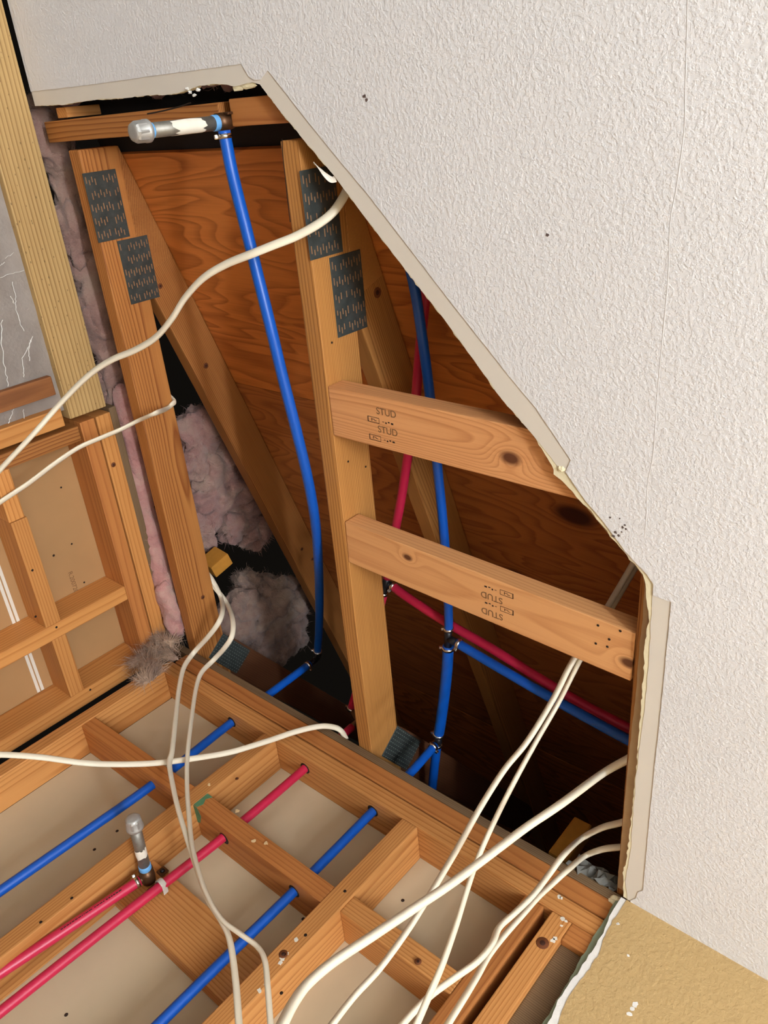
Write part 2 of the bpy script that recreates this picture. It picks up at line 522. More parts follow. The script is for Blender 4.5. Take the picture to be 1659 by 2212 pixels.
# torn gypsum and paper hanging at the corners of the cut
def chunk(name, c, r, mat, parent, seed, sub=3, rough=0.35, freq=1.6, sm=False):
    bm = bmesh.new()
    bmesh.ops.create_icosphere(bm, subdivisions=sub, radius=1.0)
    off = Vector((seed * 3.1, seed * 1.7, seed * 0.9))
    for v in bm.verts:
        d = v.co.normalized()
        k = 1 + rough * (noise.noise(d * freq + off) + 0.5 * noise.noise(d * freq * 2.7 + off))
        v.co = Vector((d.x * r[0], d.y * r[1], d.z * r[2])) * k
    return obj(name, bm, mat, parent, c, smooth=sm)
chunk('gypsum_lump', at(536, 184, z=0.9015), (0.020, 0.0045, 0.004), M['gyp'], ceiling, 11)
chunk('gypsum_lump', at(515, 190, z=0.9015), (0.013, 0.004, 0.003), M['gyp'], ceiling, 12)
chunk('gypsum_lump', at(1214, 1012, z=0.898), (0.006, 0.0045, 0.004), M['gyp'], ceiling, 13)
chunk('gypsum_lump', at(1329, 1946, z=0.893), (0.010, 0.006, 0.010), M['gyp'], ceiling, 14)
chunk('gypsum_lump', at(1320, 1956, z=0.885), (0.008, 0.005, 0.008), M['gyp'], ceiling, 15)
for i, (u, v) in enumerate([(404, 192), (411, 199), (428, 194), (420, 206)]):
    chunk('gypsum_crumb', at(u, v, z=0.896), (0.0042, 0.0022, 0.0026), M['gypw'], ceiling, 20 + i, 2, 0.9, 2.6)
tp = [at(u, v, z=zz) for u, v, zz in [(726, 386, .899), (716, 388, .896), (704, 379, .893), (692, 366, .892), (678, 352, .89)]]
obj('torn_paper', sweep_bm(spline(tp, 5), 0.0045, 0.0008, n=8, twist=2.0), M['paper'], ceiling)
tp = [at(u, v, z=zz) for u, v, zz in [(716, 388, .896), (706, 378, .894), (694, 371, .889)]]
obj('torn_paper', sweep_bm(spline(tp, 5), 0.002, 0.0008, n=8), M['paper'], ceiling)

# ------------------------------------------------------------------ rest of the room shell
tag(board('floor', -1.75, XR, YF, 1.36, -1.58, -1.53, M['floor'], bev=0), 'grey brown floor of the room', kind='structure')
tag(board('wall_right', XR, XR + 0.1, YF, 1.36, -1.53, 0.92, M['wallw'], bev=0), 'plain pale side wall', kind='structure')
tag(board('wall_front', -1.75, XR, YF - 0.1, YF, -1.53, 0.92, M['wallw'], bev=0), 'plain pale wall behind the viewer', kind='structure')

# ------------------------------------------------------------------ back wall: opened framing and what is left of its drywall
YW = 1.271
wb = empty('wall_back', (-0.8, YW, -1.53))
tag(wb, 'opened stud wall with bare framing, pipes and a remnant of tan drywall', kind='structure')
board('top_plate', -1.600, 1.5, YW, YW + 0.089, 0.811, 0.8470, M['stud'], wb)
board('top_plate', -1.585, 1.5, YW + 0.0015, YW + 0.089, 0.8510, 0.889, M['plate'], wb)
tag(board('bearing_strip', -1.66, 1.5, YW + 0.002, YW + 0.091, 0.890, 0.9085, M['grey'], wb), 'weathered grey strip on top of the wall plates')
for x0, zb in ((-1.612, -1.53), (-1.192, -1.53), (-0.785, -1.53), (-0.505, -1.53), (-0.451, -1.53)):
    board('stud', x0, x0 + 0.038, YW + (0.003 if x0 == -0.505 else 0), YW + 0.089, zb, 0.8105, M['plate'] if x0 == -0.505 else M['stud'], wb, 'z')
board('fire_block', -1.574, -1.192, YW + 0.002, YW + 0.089, 0.574, 0.611, M['plate'], wb, turn=Matrix.Rotation(math.radians(-1.2), 3, 'Y'))
gb = board('fire_block', -1.154, -0.785, YW + 0.001, YW + 0.089, 0.580, 0.618, M['plate'], wb)
tag(gb, 'short stud block with green painted end')
prism('end_paint', [(-1.1545, YW - 0.0003, 0.6175), (-1.138, YW - 0.0003, 0.6175), (-1.146, YW - 0.0003, 0.606), (-1.139, YW - 0.0003, 0.594), (-1.144, YW - 0.0003, 0.5815), (-1.1545, YW - 0.0003, 0.5815)], (0, 0.0008, 0), M['greenpaint'], gb)
prism('end_paint', [(-1.1545, YW, 0.5797), (-1.142, YW, 0.5797), (-1.134, YW + 0.02, 0.5797), (-1.144, YW + 0.045, 0.5797), (-1.1545, YW + 0.05, 0.5797)], (0, 0, 0.0006), M['greenpaint'], gb)
board('fire_block', -0.747, -0.505, YW + 0.004, YW + 0.089, 0.589, 0.627, M['stud'], wb)
tag(board('flat_block', -1.154, -0.785, 1.3225, 1.3595, 0.370, 0.468, M['stud'], wb), 'wide flat backing block behind the red pipes')
board('short_plate', -0.413, -0.10, YW, YW + 0.089, 0.773, 0.8105, M['plate'], wb)
tag(board('plywood_panel', -0.413, 0.3, YW + 0.012, YW + 0.026, -1.2, 0.773, M['grey'], wb), 'dark weathered board between the last stud and the tan drywall')
tag(board('backing_board', -1.574, -0.42, 1.360, 1.3725, -1.53, 0.90, M['backdry'], wb, bev=0), 'grey paper back of the next room drywall')
# tan drywall remnant
def wall_layer(name, chain, y, th, mat, parent, seed):
    rng = random.Random(seed)
    pts = [at(u, v, y=y) for u, v in chain]
    cut = []
    for a, b in zip(pts, pts[1:]):
        n = max(1, int((b - a).length / 0.008))
        for k in range(n):
            cut.append(a.lerp(b, k / n) + Vector((rng.uniform(-.0012, .0012), 0, rng.uniform(-.001, .001))))
    cut.append(pts[-1])
    e = cut[-1]
    out = [Vector((XR, y, -1.53)), Vector((XR, y, 0.8955)), Vector((cut[0].x, y, 0.8955))] + cut + [Vector((e.x, y, -1.53))]
    return prism(name, out, (0, th, 0), mat, parent)
green_c = [(1319, 1963), (1301, 1998), (1286, 2017), (1257, 2066), (1234, 2110), (1202, 2161), (1174, 2209), (1140, 2270)]
white_c = [(1324, 1964), (1303, 2015), (1272, 2064), (1246, 2104), (1225, 2129), (1206, 2161), (1185, 2209), (1150, 2270)]
tan_c = [(1339, 1966), (1314, 2004), (1291, 2066), (1261, 2110), (1236, 2139), (1219, 2175), (1206, 2209), (1172, 2270)]
wall_layer('tan_paint', tan_c, YB, 0.001, M['tan'], wb, 5)
wall_layer('gypsum_core', white_c, YB + 0.001, 0.0095, M['gypw'], wb, 6)
wall_layer('green_paper', green_c, YB + 0.0105, 0.0015, M['green'], wb, 7)
for i, (u, v, r) in enumerate([(1357, 2064, .003), (1336, 1996, .003), (1372, 2170, .006), (1366, 2180, .005), (1360, 2190, .005), (1333, 1996, .002)]):
    flake('paint_chip', u, v, r, M['gypw'], wb, i + 70, plane='y', val=YB)
for i, (u, v, r) in enumerate([(1208, 1937, .005), (1213, 1940, .004), (1216, 1985, .005), (1222, 1990, .004), (1195, 2031, .006), (1199, 2028, .005), (1213, 2000, .003)]):
    flake('plaster_smear', u, v, r, M['whitep'], wb, i + 90, plane='y', val=YW)
for i, (u, v, r) in enumerate([(610, 2072, .006), (606, 2080, .005), (640, 2030, .005), (575, 2125, .006), (560, 2140, .005), (620, 2060, .004)]):
    flake('plaster_smear', u, v, r, M['whitep'], wb, i + 120, plane='y', val=YW)
# bored holes in plate and blocks
def hole_ring(x, y, z, r, parent):
    lathe('bored_hole', (x, y, z), (x, y, z - 0.0006), [(0, r), (1, r)], M['hole'], parent, 18)
for x, y, z in ((-1.316, 1.305, .811), (-1.066, 1.306, .811), (-0.867, 1.306, .811), (-1.064, 1.306, .580), (-0.859, 1.302, .580), (-1.303, 1.302, .5785)):
    hole_ring(x, y, z, 0.0135, wb)
# nail heads and screw dents in the backing drywall
for u, v in ((204, 1835), (253, 1795), (143, 2192), (590, 2155), (655, 1985), (700, 2010), (870, 1945), (1050, 1895)):
    P = at(u, v, y=1.36)
    lathe('screw_dent', P, P + Vector((0, -0.0006, 0)), [(0, 0.0035), (1, 0.003)], M['ink'], wb, 10)
for u, v, yy in ((88, 1992, YW), (155, 1940, YW), (660, 2020, YW), (745, 1925, YW), (615, 2062, YW), (608, 2145, YW)):
    P = at(u, v, y=yy)
    lathe('nail_dent', P, P + Vector((0, -0.0006, 0)), [(0, 0.003), (1, 0.0026)], M['hole'], wb, 10)

# ------------------------------------------------------------------ left wall: framing, treated rail, foil
XL = -1.662
wl = empty('wall_left', (XL, 0.6, -1.53))
tag(wl, 'opened stud wall on the left with blocking, a treated rail and foil facing', kind='structure')
board('top_plate', XL - 0.089, XL, 0.608, 1.30, 0.811, 0.848, M['plate'], wl, 'y')
board('top_plate', XL - 0.089, XL, 0.608, 1.30, 0.852, 0.889, M['studL'], wl, 'y')
tag(board('bearing_strip', XL - 0.089, XL - 0.004, 0.60, 1.30, 0.8905, 0.909, M['grey'], wl, 'y'), 'weathered grey strip above the left wall plates')
board('stud', XL - 0.089, XL, 1.044, 1.083, -1.53, 0.8105, M['studL'], wl, 'z')
board('stud', XL - 0.089, XL, 1.254, 1.297, -1.53, 0.8105, M['studL'], wl, 'z')
board('stud', XL - 0.089, XL, 0.613, 0.648, -1.53, 0.8055, M['truss'], wl, 'z')
board('stud', XL - 0.089, XL - 0.001, 0.562, 0.603, -1.53, 0.778, M['studL'], wl, 'z')
board('fire_block', XL - 0.089, XL - 0.001, 0.648, 0.765, 0.596, 0.632, M['studL'], wl, 'y')
board('fire_block', XL - 0.089, XL, 0.766, 1.044, 0.598, 0.636, M['studL'], wl, 'y')
board('fire_block', XL - 0.089, XL - 0.001, 1.083, 1.254, 0.601, 0.638, M['studL'], wl, 'y')
tag(board('backing_board', -1.764, -1.7515, 0.60, 1.30, -1.53, 0.89, M['backdryL'], wl, 'y', bev=0), 'brown paper back of drywall with a seam')
for z0 in (0.560, 0.5705):
    board('seam_tape', -1.7515, -1.750, 0.65, 1.253, z0, z0 + 0.0075, M['paper'], wl, 'y', bev=0.0005)
def text(name, body, size, loc, rot, mat, parent, ext=0.0002):
    cu = bpy.data.curves.new(name, 'FONT')
    cu.body = body; cu.size = size; cu.extrude = ext
    cu.align_x = 'CENTER'; cu.align_y = 'CENTER'
    cu.materials.append(mat)
    tmp = bpy.data.objects.new(name + '_outline', cu)
    C.objects.link(tmp)
    me = bpy.data.meshes.new_from_object(tmp.evaluated_get(bpy.context.evaluated_depsgraph_get()))
    bpy.data.objects.remove(tmp, do_unlink=True)
    me.name = name
    if not me.materials: me.materials.append(mat)
    return obj(name, me, None, parent, loc, rot)
text('printed_code', 'R.200720', 0.016, (-1.7512, 1.018, 0.727), Matrix(((0, 0, 1), (1, 0, 0), (0, 1, 0))), M['inkfaint'], wl)
tag(board('treated_rail', XL - 0.041, XL - 0.003, -1.9, 0.594, 0.794, 0.886, M['treated'], wl, 'y', 0.003), 'greenish treated timber rail beside the foil')
def foil():
    bm = bmesh.new()
    nx, ny = 110, 70
    vs = []
    for i in range(nx + 1):
        for j in range(ny + 1):
            y = -0.7 + 1.275 * i / nx; z = 0.05 + 0.765 * j / ny
            d = 0.004 * noise.noise(Vector((y * 7, z * 9, 3))) + 0.002 * noise.noise(Vector((y * 30, z * 30, 9)))
            edge = max(0.0, (z - 0.765) / 0.05)
            vs.append(bm.verts.new((XL - 0.024 + d + 0.006 * edge, y, z)))
    for i in range(nx):
        for j in range(ny):
            a = i * (ny + 1) + j
            bm.faces.new((vs[a], vs[a + ny + 1], vs[a + ny + 2], vs[a + 1]))
    bmesh.ops.solidify(bm, geom=bm.faces[:], thickness=0.0015)
    bmesh.ops.recalc_face_normals(bm, faces=bm.faces[:])
    return obj('foil_facing', bm, M['foil'], wl, smooth=True)
tag(foil(), 'crinkled silver foil with white cracks')
def zigzag(chain, r, seed):
    rng = random.Random(seed)
    P = [at(u, v, x=XL - 0.0185) for u, v in chain]
    out = []
    for a, b in zip(P, P[1:]):
        for k in range(5):
            out.append(a.lerp(b, k / 5) + Vector((0, rng.uniform(-.0016, .0016), rng.uniform(-.0016, .0016))))
    out.append(P[-1])
    return obj('foil_crack', sweep_bm(out, r, r, n=6), M['gypw'], wl)
for i, ch in enumerate([[(26, 608), (34, 640), (32, 655), (40, 690), (52, 715)], [(70, 728), (64, 745), (48, 775), (52, 800), (52, 815)], [(4, 690), (3, 740), (9, 785), (14, 810), (17, 835)], [(66, 735), (62, 760), (64, 780)], [(24, 640), (30, 655)], [(28, 880), (26, 895), (18, 915)], [(50, 884), (52, 906)], [(0, 600), (22, 593), (52, 584)], [(10, 560), (30, 545)], [(0, 575), (10, 566)]]):
    zigzag(ch, 0.0008 if i < 7 else 0.0005, i)
tag(board('wood_scrap', XL - 0.022, XL - 0.004, 0.489, 0.531, 0.05, 0.779, M['rough'], wl, 'z'), 'brown wooden stick lying over the foil')
for u, v in ((77, 1332), (116, 1200), (70, 1232), (195, 1490), (122, 1355)):
    P = at(u, v, x=XL)
    lathe('nail_dent', P, P + Vector((0.0006, 0, 0)), [(0, 0.003), (1, 0.0026)], M['hole'], wl, 10)
for u, v in ((182, 1258), (155, 1175), (132, 1053)):
    P = at(u, v, x=-1.7515)
    lathe('screw_dent', P, P + Vector((0.0006, 0, 0)), [(0, 0.0025), (1, 0.002)], M['hole'], wl, 10)

# ------------------------------------------------------------------ roof above the trusses
def roof_z(y): return 0.982 + 0.3333 * y
PITCH = math.atan(0.3333)
RR = Matrix.Rotation(PITCH, 3, 'X')
roof = empty('roof', (-0.8, 0.6, roof_z(0.6)))
tag(roof, 'plywood roof deck sloping above the trusses', kind='structure')
def sheet(x0, x1, y0, y1, mat):
    L = (y1 - y0) / math.cos(PITCH)
    ym = (y0 + y1) / 2
    c = Vector(((x0 + x1) / 2, ym, roof_z(ym))) + RR @ Vector((0, 0, 0.0065))
    return obj('sheathing_panel', box_bm(x1 - x0, L, 0.0125, 0.0008, 1), mat, roof, c, RR)
ply1 = plywood('roof_plywood', (214, 129, 60), (140, 71, 28))
_ym = (0.617 + 1.78) / 2
_k = (lambda u, v: None)
def roof_local(x, y, xm, ym): return (x - xm, (y - ym) / math.cos(PITCH))
xm = (-1.66 + 0.78) / 2
ka = roof_local(-0.657, 0.754, xm, _ym); kb = roof_local(-0.84, 0.998, xm, _ym)
ply2 = plywood('roof_plywood_knotty', (187, 114, 57), (130, 70, 33), ((ka[0], ka[1], 0.026), (kb[0], kb[1], 0.022)))
sheet(-1.66, 0.78, 0.076, 0.615, ply1)
sheet(-1.66, 0.78, 0.617, 1.78, ply2)
sheet(-1.66, 0.78, 1.782, 2.96, ply1)
fm = Vector((0.34, 1.2, roof_z(1.2))) + RR @ Vector((0, 0, 0.0165))
obj('shade_sheet', box_bm(4.0, 4.6, 0.004), M['gapshade'], roof, fm, RR)  # added dark sheet: supplies the shade past the plywood edge, closes the roof

# ------------------------------------------------------------------ trusses
def plate_with_slots(x, y0, y1, z0, z1, parent, seed, rot=0.0):
    """punched metal connector with rows of slots"""
    rng = random.Random(seed)
    ly, lz = y1 - y0, z1 - z0
    c = Vector((x + 0.0009, (y0 + y1) / 2, (z0 + z1) / 2))
    r = Matrix.Rotation(rot, 3, 'X')
    p = obj('connector_plate', box_bm(0.0016, ly, lz, 0.0003, 1), M['plateM'], parent, c, r)
    bm = bmesh.new()
    rows = 5; n = 11
    for i in range(rows):
        yy = -ly / 2 + ly * (i + 0.6) / (rows + 0.1)
        for j in range(n):
            zz = -lz / 2 + lz * (j + 0.7) / (n + 0.4)
            if rng.random() < 0.12: continue
            h = 0.0058 * rng.uniform(0.7, 1.1)
            yo = yy + (0.0025 if j % 2 else -0.0025)
            vs = [bm.verts.new((0.00095, yo + a * h, zz + b * 0.0011)) for a, b in ((-1, -1), (1, -1), (1, 1), (-1, 1))]
            bm.faces.new(vs)
    s = obj('tooth_slots', bm, M['slot'], p, c, r)
    s['kind'] = 'stuff'
    return p

def toothed_plate(x, y, z, ly, lz, rot, parent):
    r = Matrix.Rotation(rot, 3, 'X')
    c = Vector((x + 0.0009, y, z))
    p = obj('connector_plate', box_bm(0.0016, ly, lz, 0.0003, 1), M['plateM'], parent, c, r)
    bm = bmesh.new()
    nr, nc = 13, 9
    for i in range(nr):
        for j in range(nc):
            yy = -ly / 2 + ly * (i + 0.5) / nr + (0.003 if j % 2 else 0)
            zz = -lz / 2 + lz * (j + 0.5) / nc
            m = Matrix.Translation((0.0012, yy, zz)) @ Matrix.Diagonal((0.0012, 0.0035, 0.0016, 1))
            bmesh.ops.create_cube(bm, size=1.0, matrix=m)
    s = obj('plate_teeth', bm, M['dent'], p, c, r)
    s['kind'] = 'stuff'
    return p

def truss(xl, label, mat, seed, end=3.4, plates=True):
    xr = xl + 0.038
    t = empty('roof_truss', (xl + 0.019, 0.058, 0.91))
    tag(t, label, 'roof truss', 'roof trusses over the cut-out')
    board('bottom_chord', xl, xr, 0.058, end, 0.910, 0.9985, mat, t, 'y', 0.003)
    # top chord: parallel strip under the roof deck, its toe cut plumb above the heel
    def tz(y): return roof_z(y) - 0.0015
    ya, yb = 0.30, end
    a = Vector((xl + 0.019, ya, tz(ya) - 0.0465)); b = Vector((xl + 0.019, yb, tz(yb) - 0.0465))
    prism('heel_wedge', [(xl + 0.0006, 0.059, 0.9982), (xl + 0.0006, 0.059, tz(0.059)), (xl + 0.0006, 0.316, tz(0.316)), (xl + 0.0006, 0.326, 0.9982)], (0.0368, 0, 0), mat, t, 0.001)
    beam('top_chord', a, b, 0.0376, 0.0885, (1, 0, 0), mat, t, 0.003)
    if plates:
        plate_with_slots(xr, 0.100, 0.231, 0.906, 0.981, t, seed)
        plate_with_slots(xr, 0.235, 0.366, 0.948, 1.022, t, seed + 1)
        w0 = Vector((xl + 0.019, 1.325, 0.994)); d = Vector((0, math.cos(0.637), math.sin(0.637)))
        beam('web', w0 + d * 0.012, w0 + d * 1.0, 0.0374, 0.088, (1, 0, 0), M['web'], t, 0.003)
        toothed_plate(xr, 1.338, 1.006, 0.128, 0.074, 0.62, t)
    return t
TR = []
TR.append(truss(-1.605, 'roof truss nearest the left wall, white cable wrapped round its chord', M['truss'], 1))
TR.append(truss(-0.992, 'middle roof truss with two short blocks nailed to its side', M['trussB'], 5))
truss(-0.382, 'roof truss half hidden above the right edge of the ceiling cut', M['truss'], 9, plates=False)

# ------------------------------------------------------------------ blocks between the trusses
def stamps(o, rows, cx, z, flip):
    r = Matrix(((1, 0, 0), (0, -1, 0), (0, 0, -1))) if not flip else Matrix(((-1, 0, 0), (0, 1, 0), (0, 0, -1)))
    s = -1 if flip else 1
    for y in rows:
        text('stamped_word', 'STUD', 0.017, (cx + s * 0.013, y, z), r, M['inkfaint'], o)
        bm = bmesh.new()
        yb = y + s * 0.017
        bx = cx - s * 0.016
        for (ox, oy, w, h) in ((0, 0.0045, 0.024, 0.0009), (0, -0.0045, 0.024, 0.0009), (-0.012 * s, 0, 0.0018, 0.010), (0.012 * s, 0, 0.0008, 0.010), (-0.004, 0, 0.0012, 0.005), (0.004, 0.001, 0.005, 0.001), (0.0, -0.001, 0.006, 0.001), (0.021 * s, 0, 0.004, 0.001), (0.027 * s, 0.001, 0.003, 0.003), (0.033 * s, -0.001, 0.004, 0.002), (0.040 * s, 0, 0.005, 0.003)):
            vs = [bm.verts.new((bx + ox + a * w / 2, yb + oy + b * h / 2, z - 0.0001)) for a, b in ((-1, -1), (-1, 1), (1, 1), (1, -1))]
            bm.faces.new(vs)
        tag(obj('stamped_mark', bm, M['ink'], o), kind='stuff')

bk1 = board('ceiling_block', -0.953, -0.383, 0.4395, 0.5295, 0.9105, 0.9485, M['block1'], None, 'x', 0.002)
tag(bk1, 'upper wooden block between the trusses, with a large round knot', 'wood block', 'blocks between the roof trusses')
stamps(bk1, (0.464, 0.496), -0.838, 0.9102, False)
ang = math.atan2(0.018, 0.569)
bk2 = board('ceiling_block', -0.953, -0.384, 0.710, 0.798, 0.9105, 0.9485, M['block2'], None, 'x', 0.002, turn=Matrix.Rotation(ang, 3, 'Z'))
tag(bk2, 'lower wooden block between the trusses, pale with a small knot', 'wood block', 'blocks between the roof trusses')
stamps(bk2, (0.748, 0.780), -0.616, 0.9102, True)
for u, v in ((1292, 1351), (1316, 1381), (1287, 1390), (1312, 1397), (1340, 1363)):
    P = at(u, v, z=0.9104)
    lathe('nail_dent', P, P - Vector((0, 0, 0.0005)), [(0, 0.0022), (1, 0.002)], M['hole'], bk2, 8)

# ------------------------------------------------------------------ boards at the eave
nl = board('eave_board', -1.675, -1.128, 0.002, 0.040, 0.913, 1.001, M['truss'], None, 'x', 0.002, turn=Matrix.Rotation(math.radians(-0.6), 3, 'Z'))
tag(nl, 'brown eave board behind the capped pipe stub', 'board', 'boards at the eave')
nr = board('eave_board', -1.100, 0.30, -0.004, 0.035, 0.913, 1.001, M['plate'], None, 'x', 0.002)
tag(nr, 'brown eave board starting right of the capped stub and going behind the ceiling', 'board', 'boards at the eave')
cc = at(147, 241, z=0.925)
tb = board('eave_cleat', cc.x - 0.018, cc.x + 0.018, cc.y - 0.008, cc.y + 0.010, 0.911, 0.985, M['studL'], None, 'z', 0.001)
tag(tb, 'small wooden cleat under the ceiling edge left of the eave board', 'cleat')

# ------------------------------------------------------------------ pipes
def clamp(P, d, parent, r):
    """pinch ring: band with a small ear"""
    P, d = Vector(P), Vector(d).normalized()
    c = lathe('clamp_ring', P - d * 0.0035, P + d * 0.0035, [(0, r * 0.99), (0, r + 0.0014), (1, r + 0.0014), (1, r * 0.99)], M['steel'], parent, 20)
    side = d.orthogonal().normalized()
    to_cam = (-P).normalized()
    side = (to_cam.cross(d)).normalized()
    e = obj('clamp_ear', box_bm(0.007, 0.006, 0.006, 0.0018, 2), M['steel'], c, P - side * (r + 0.0035), Matrix((d, side, d.cross(side))).transposed())
    return c

def fitting(name, pts, r, mat, parent):
    return tube(name, pts, r, mat, parent, 14)

# line 1: from the capped stub along the attic, down through the left bay
b0 = empty('water_pipe', (-1.316, 1.30, -1.53))
tag(b0, 'blue water pipe sagging from the capped stub and down the left bay', 'pipe', 'blue water pipes')
run = [at(u, v, z=z) for u, v, z in [(484, 282, .884), (490, 315, .884), (503, 380, .882), (528, 480, .875), (553, 580, .87), (583, 700, .868), (612, 820, .872), (640, 930, .88), (664, 1030, .895), (680, 1120, .92), (687, 1200, .955), (690, 1290, 1.01), (689, 1360, 1.06), (686, 1408, 1.09)]]
RB = 0.0098
obj('pipe_run', sweep_bm(spline(run, 6), RB, n=16), M['blue'], b0, smooth=True)
E0 = Vector((-1.319, 1.307, 1.098))
obj('elbow_fitting', sweep_bm(spline([run[-1], run[-1] + Vector((0, 0.012, 0.002)), E0 + Vector((0, 0, 0)), E0 - Vector((0, 0, 0.03))], 5), 0.0075, n=12), M['blackfit'], b0, smooth=True)
drop = [E0 - Vector((0, 0, 0.022)), Vector((-1.316, 1.306, 0.80)), Vector((-1.303, 1.302, 0.585)), Vector((-1.308, 1.30, 0.40)), Vector((-1.316, 1.30, 0.234)), Vector((-1.322, 1.30, 0.06)), Vector((-1.326, 1.30, -0.1)), Vector((-1.33, 1.30, -0.5)), Vector((-1.33, 1.30, -1.0)), Vector((-1.33, 1.30, -1.53))]
obj('pipe_drop', sweep_bm(spline(drop, 6), 0.0100, n=16), M['blue'], b0, smooth=True)
clamp(at(485, 294, z=.884), run[1] - run[0], b0, RB)
clamp(run[-1] - (run[-1] - run[-2]).normalized() * 0.006, run[-1] - run[-2], b0, RB)
clamp(E0 - Vector((0, 0, 0.030)), (0, 0, 1), b0, 0.0100)

# capped ceiling stub
st = empty('pipe_stub', (-1.112, 0.029, 0.735))
tag(st, 'galvanised capped pipe stub hanging down beside the eave board', 'pipe stub', 'capped pipe stubs')
sx, sy = -1.112, 0.0275
def ring_stub(a, b, parent):
    a, b = Vector(a), Vector(b); d = b - a
    lathe('nipple', a + d * 0.08, b - d * 0.10, [(0, .0107), (1, .0107)], M['galv'], parent)
    lathe('thread_tape', a + d * 0.04, a + d * 0.125, [(0, .0112), (0.1, .0119), (0.9, .0119), (1, .0112)], M['tape'], parent)
    lathe('thread_tape', b - d * 0.20, b - d * 0.10, [(0, .0112), (0.1, .0117), (0.9, .0117), (1, .0112)], M['tape'], parent)
    L = d.length
    c = lathe('pipe_cap', b - d.normalized() * 0.028, b, [(0, .0140), (0.03, .0160), (0.22, .0162), (0.28, .0148), (0.78, .0142), (0.95, .0125), (1, .0085)], M['galvcap'], parent)
    lathe('cap_facets', b - d.normalized() * 0.020, b - d.normalized() * 0.002, [(0, .0154), (0.8, .0150), (1, .0135)], M['galvcap'], c, sides=8)
ring_stub((sx, sy, 0.905), (sx, sy, 0.737), st)
lathe('elbow_body', (sx, sy, 0.893), (sx, sy, 0.925), [(0, .0135), (0.6, .0135), (1, .010)], M['brass'], st)
fitting('elbow_outlet', [Vector((sx, sy, .908)), Vector((sx + .003, sy + .02, .898)), run[1]], 0.0075, M['brass'], st)
obj('mounting_ear', box_bm(0.024, 0.004, 0.03, 0.0015), M['brass'], st, (sx + 0.006, sy - 0.012, 0.918))
# leftover paint on the nipple
def paint_sleeve(a, b, r, ang0, ang1, parent, seed):
    a, b = Vector(a), Vector(b); X = (b - a).normalized(); U = X.orthogonal().normalized(); V = X.cross(U)
    bm = bmesh.new(); rng = random.Random(seed); g = []
    n = 18
    for k in range(n + 1):
        an = ang0 + (ang1 - ang0) * k / n
        e = min(k, n - k) / n
        lo = 0.5 - (0.5 if 0 < k < n else 0.1) * rng.uniform(0.55, 1); hi = 0.5 + (0.5 if 0 < k < n else 0.1) * rng.uniform(0.55, 1)
        g.append([bm.verts.new(a.lerp(b, t) + (U * math.cos(an) + V * math.sin(an)) * r) for t in (lo, hi)])
    for p, q in zip(g, g[1:]):
        bm.faces.new((p[0], q[0], q[1], p[1]))
    return obj('old_paint', bm, M['whitep'], parent, smooth=True)
paint_sleeve((sx, sy, 0.868), (sx, sy, 0.800), 0.01095, 0, 5.2, st, 3)

# line 2: blue main behind the blocks with tee, drop into the middle bay
b1 = empty('water_pipe', (-0.86, 1.30, -1.53))
tag(b1, 'blue water pipe crossing behind the blocks with a tee and a drop', 'pipe', 'blue water pipes')
T1 = at(968, 1374, z=1.045)
up = [at(u, v, z=z) for u, v, z in [(860, 470, 1.03), (893, 610, 1.035), (908, 700, 1.04), (928, 850, 1.045), (945, 1010, 1.045), (957, 1130, 1.045), (966, 1250, 1.045), (969, 1330, 1.045), (969, 1362, 1.045)]]
obj('pipe_run', sweep_bm(spline(up, 6), 0.0090, n=16), M['blue'], b1, smooth=True)
E1 = Vector((-0.872, 1.300, 1.040))
lo = [at(u, v, z=1.043) for u, v in [(968, 1396), (966, 1440), (960, 1500), (952, 1560), (947, 1588)]]
obj('pipe_run', sweep_bm(spline(lo, 6), 0.0118, n=16), M['blue'], b1, smooth=True)
lo2 = [at(u, v, z=1.043) for u, v in [(944, 1608), (938, 1660), (932, 1720), (925, 1790)]]
obj('pipe_run', sweep_bm(spline(lo2, 6), 0.0105, n=16), M['blue'], b1, smooth=True)
br = [at(u, v, z=1.04) for u, v in [(986, 1388), (1060, 1432), (1160, 1490), (1260, 1546), (1360, 1600), (1480, 1662)]]
obj('pipe_branch', sweep_bm(spline(br, 6), 0.0095, n=16), M['blue'], b1, smooth=True)
fitting('tee_fitting', [up[-1], T1, lo[0]], 0.0078, M['blackfit'], b1)
fitting('tee_outlet', [T1 + Vector((0, 0.006, 0)), br[0]], 0.0078, M['blackfit'], b1)
fitting('elbow_fitting', [lo[-1], E1, lo2[0]], 0.0085, M['blackfit'], b1)
dr = [E1 - Vector((0, 0, 0.012)), Vector((-0.867, 1.303, 0.93)), Vector((-0.866, 1.306, 0.80)), Vector((-0.859, 1.302, 0.583)), Vector((-0.858, 1.30, 0.40)), Vector((-0.857, 1.30, 0.24)), Vector((-0.857, 1.30, 0.08)), Vector((-0.858, 1.30, -0.2)), Vector((-0.86, 1.30, -0.7)), Vector((-0.86, 1.30, -1.53))]
obj('pipe_drop', sweep_bm(spline(dr, 6), 0.0094, n=16), M['blue'], b1, smooth=True)
clamp(up[-1] + (up[-2] - up[-1]).normalized() * .004, up[-1] - up[-2], b1, 0.0090)
clamp(lo[0] + (lo[1] - lo[0]).normalized() * .004, lo[1] - lo[0], b1, 0.0118)
clamp(br[0] + (br[1] - br[0]).normalized() * .006, br[1] - br[0], b1, 0.0095)
clamp(lo[-1] + (lo[-2] - lo[-1]).normalized() * .004, lo[-1] - lo[-2], b1, 0.0118)
clamp(lo2[0], lo2[1] - lo2[0], b1, 0.0105)
clamp(E1 - Vector((0, 0, 0.020)), (0, 0, 1), b1, 0.0094)

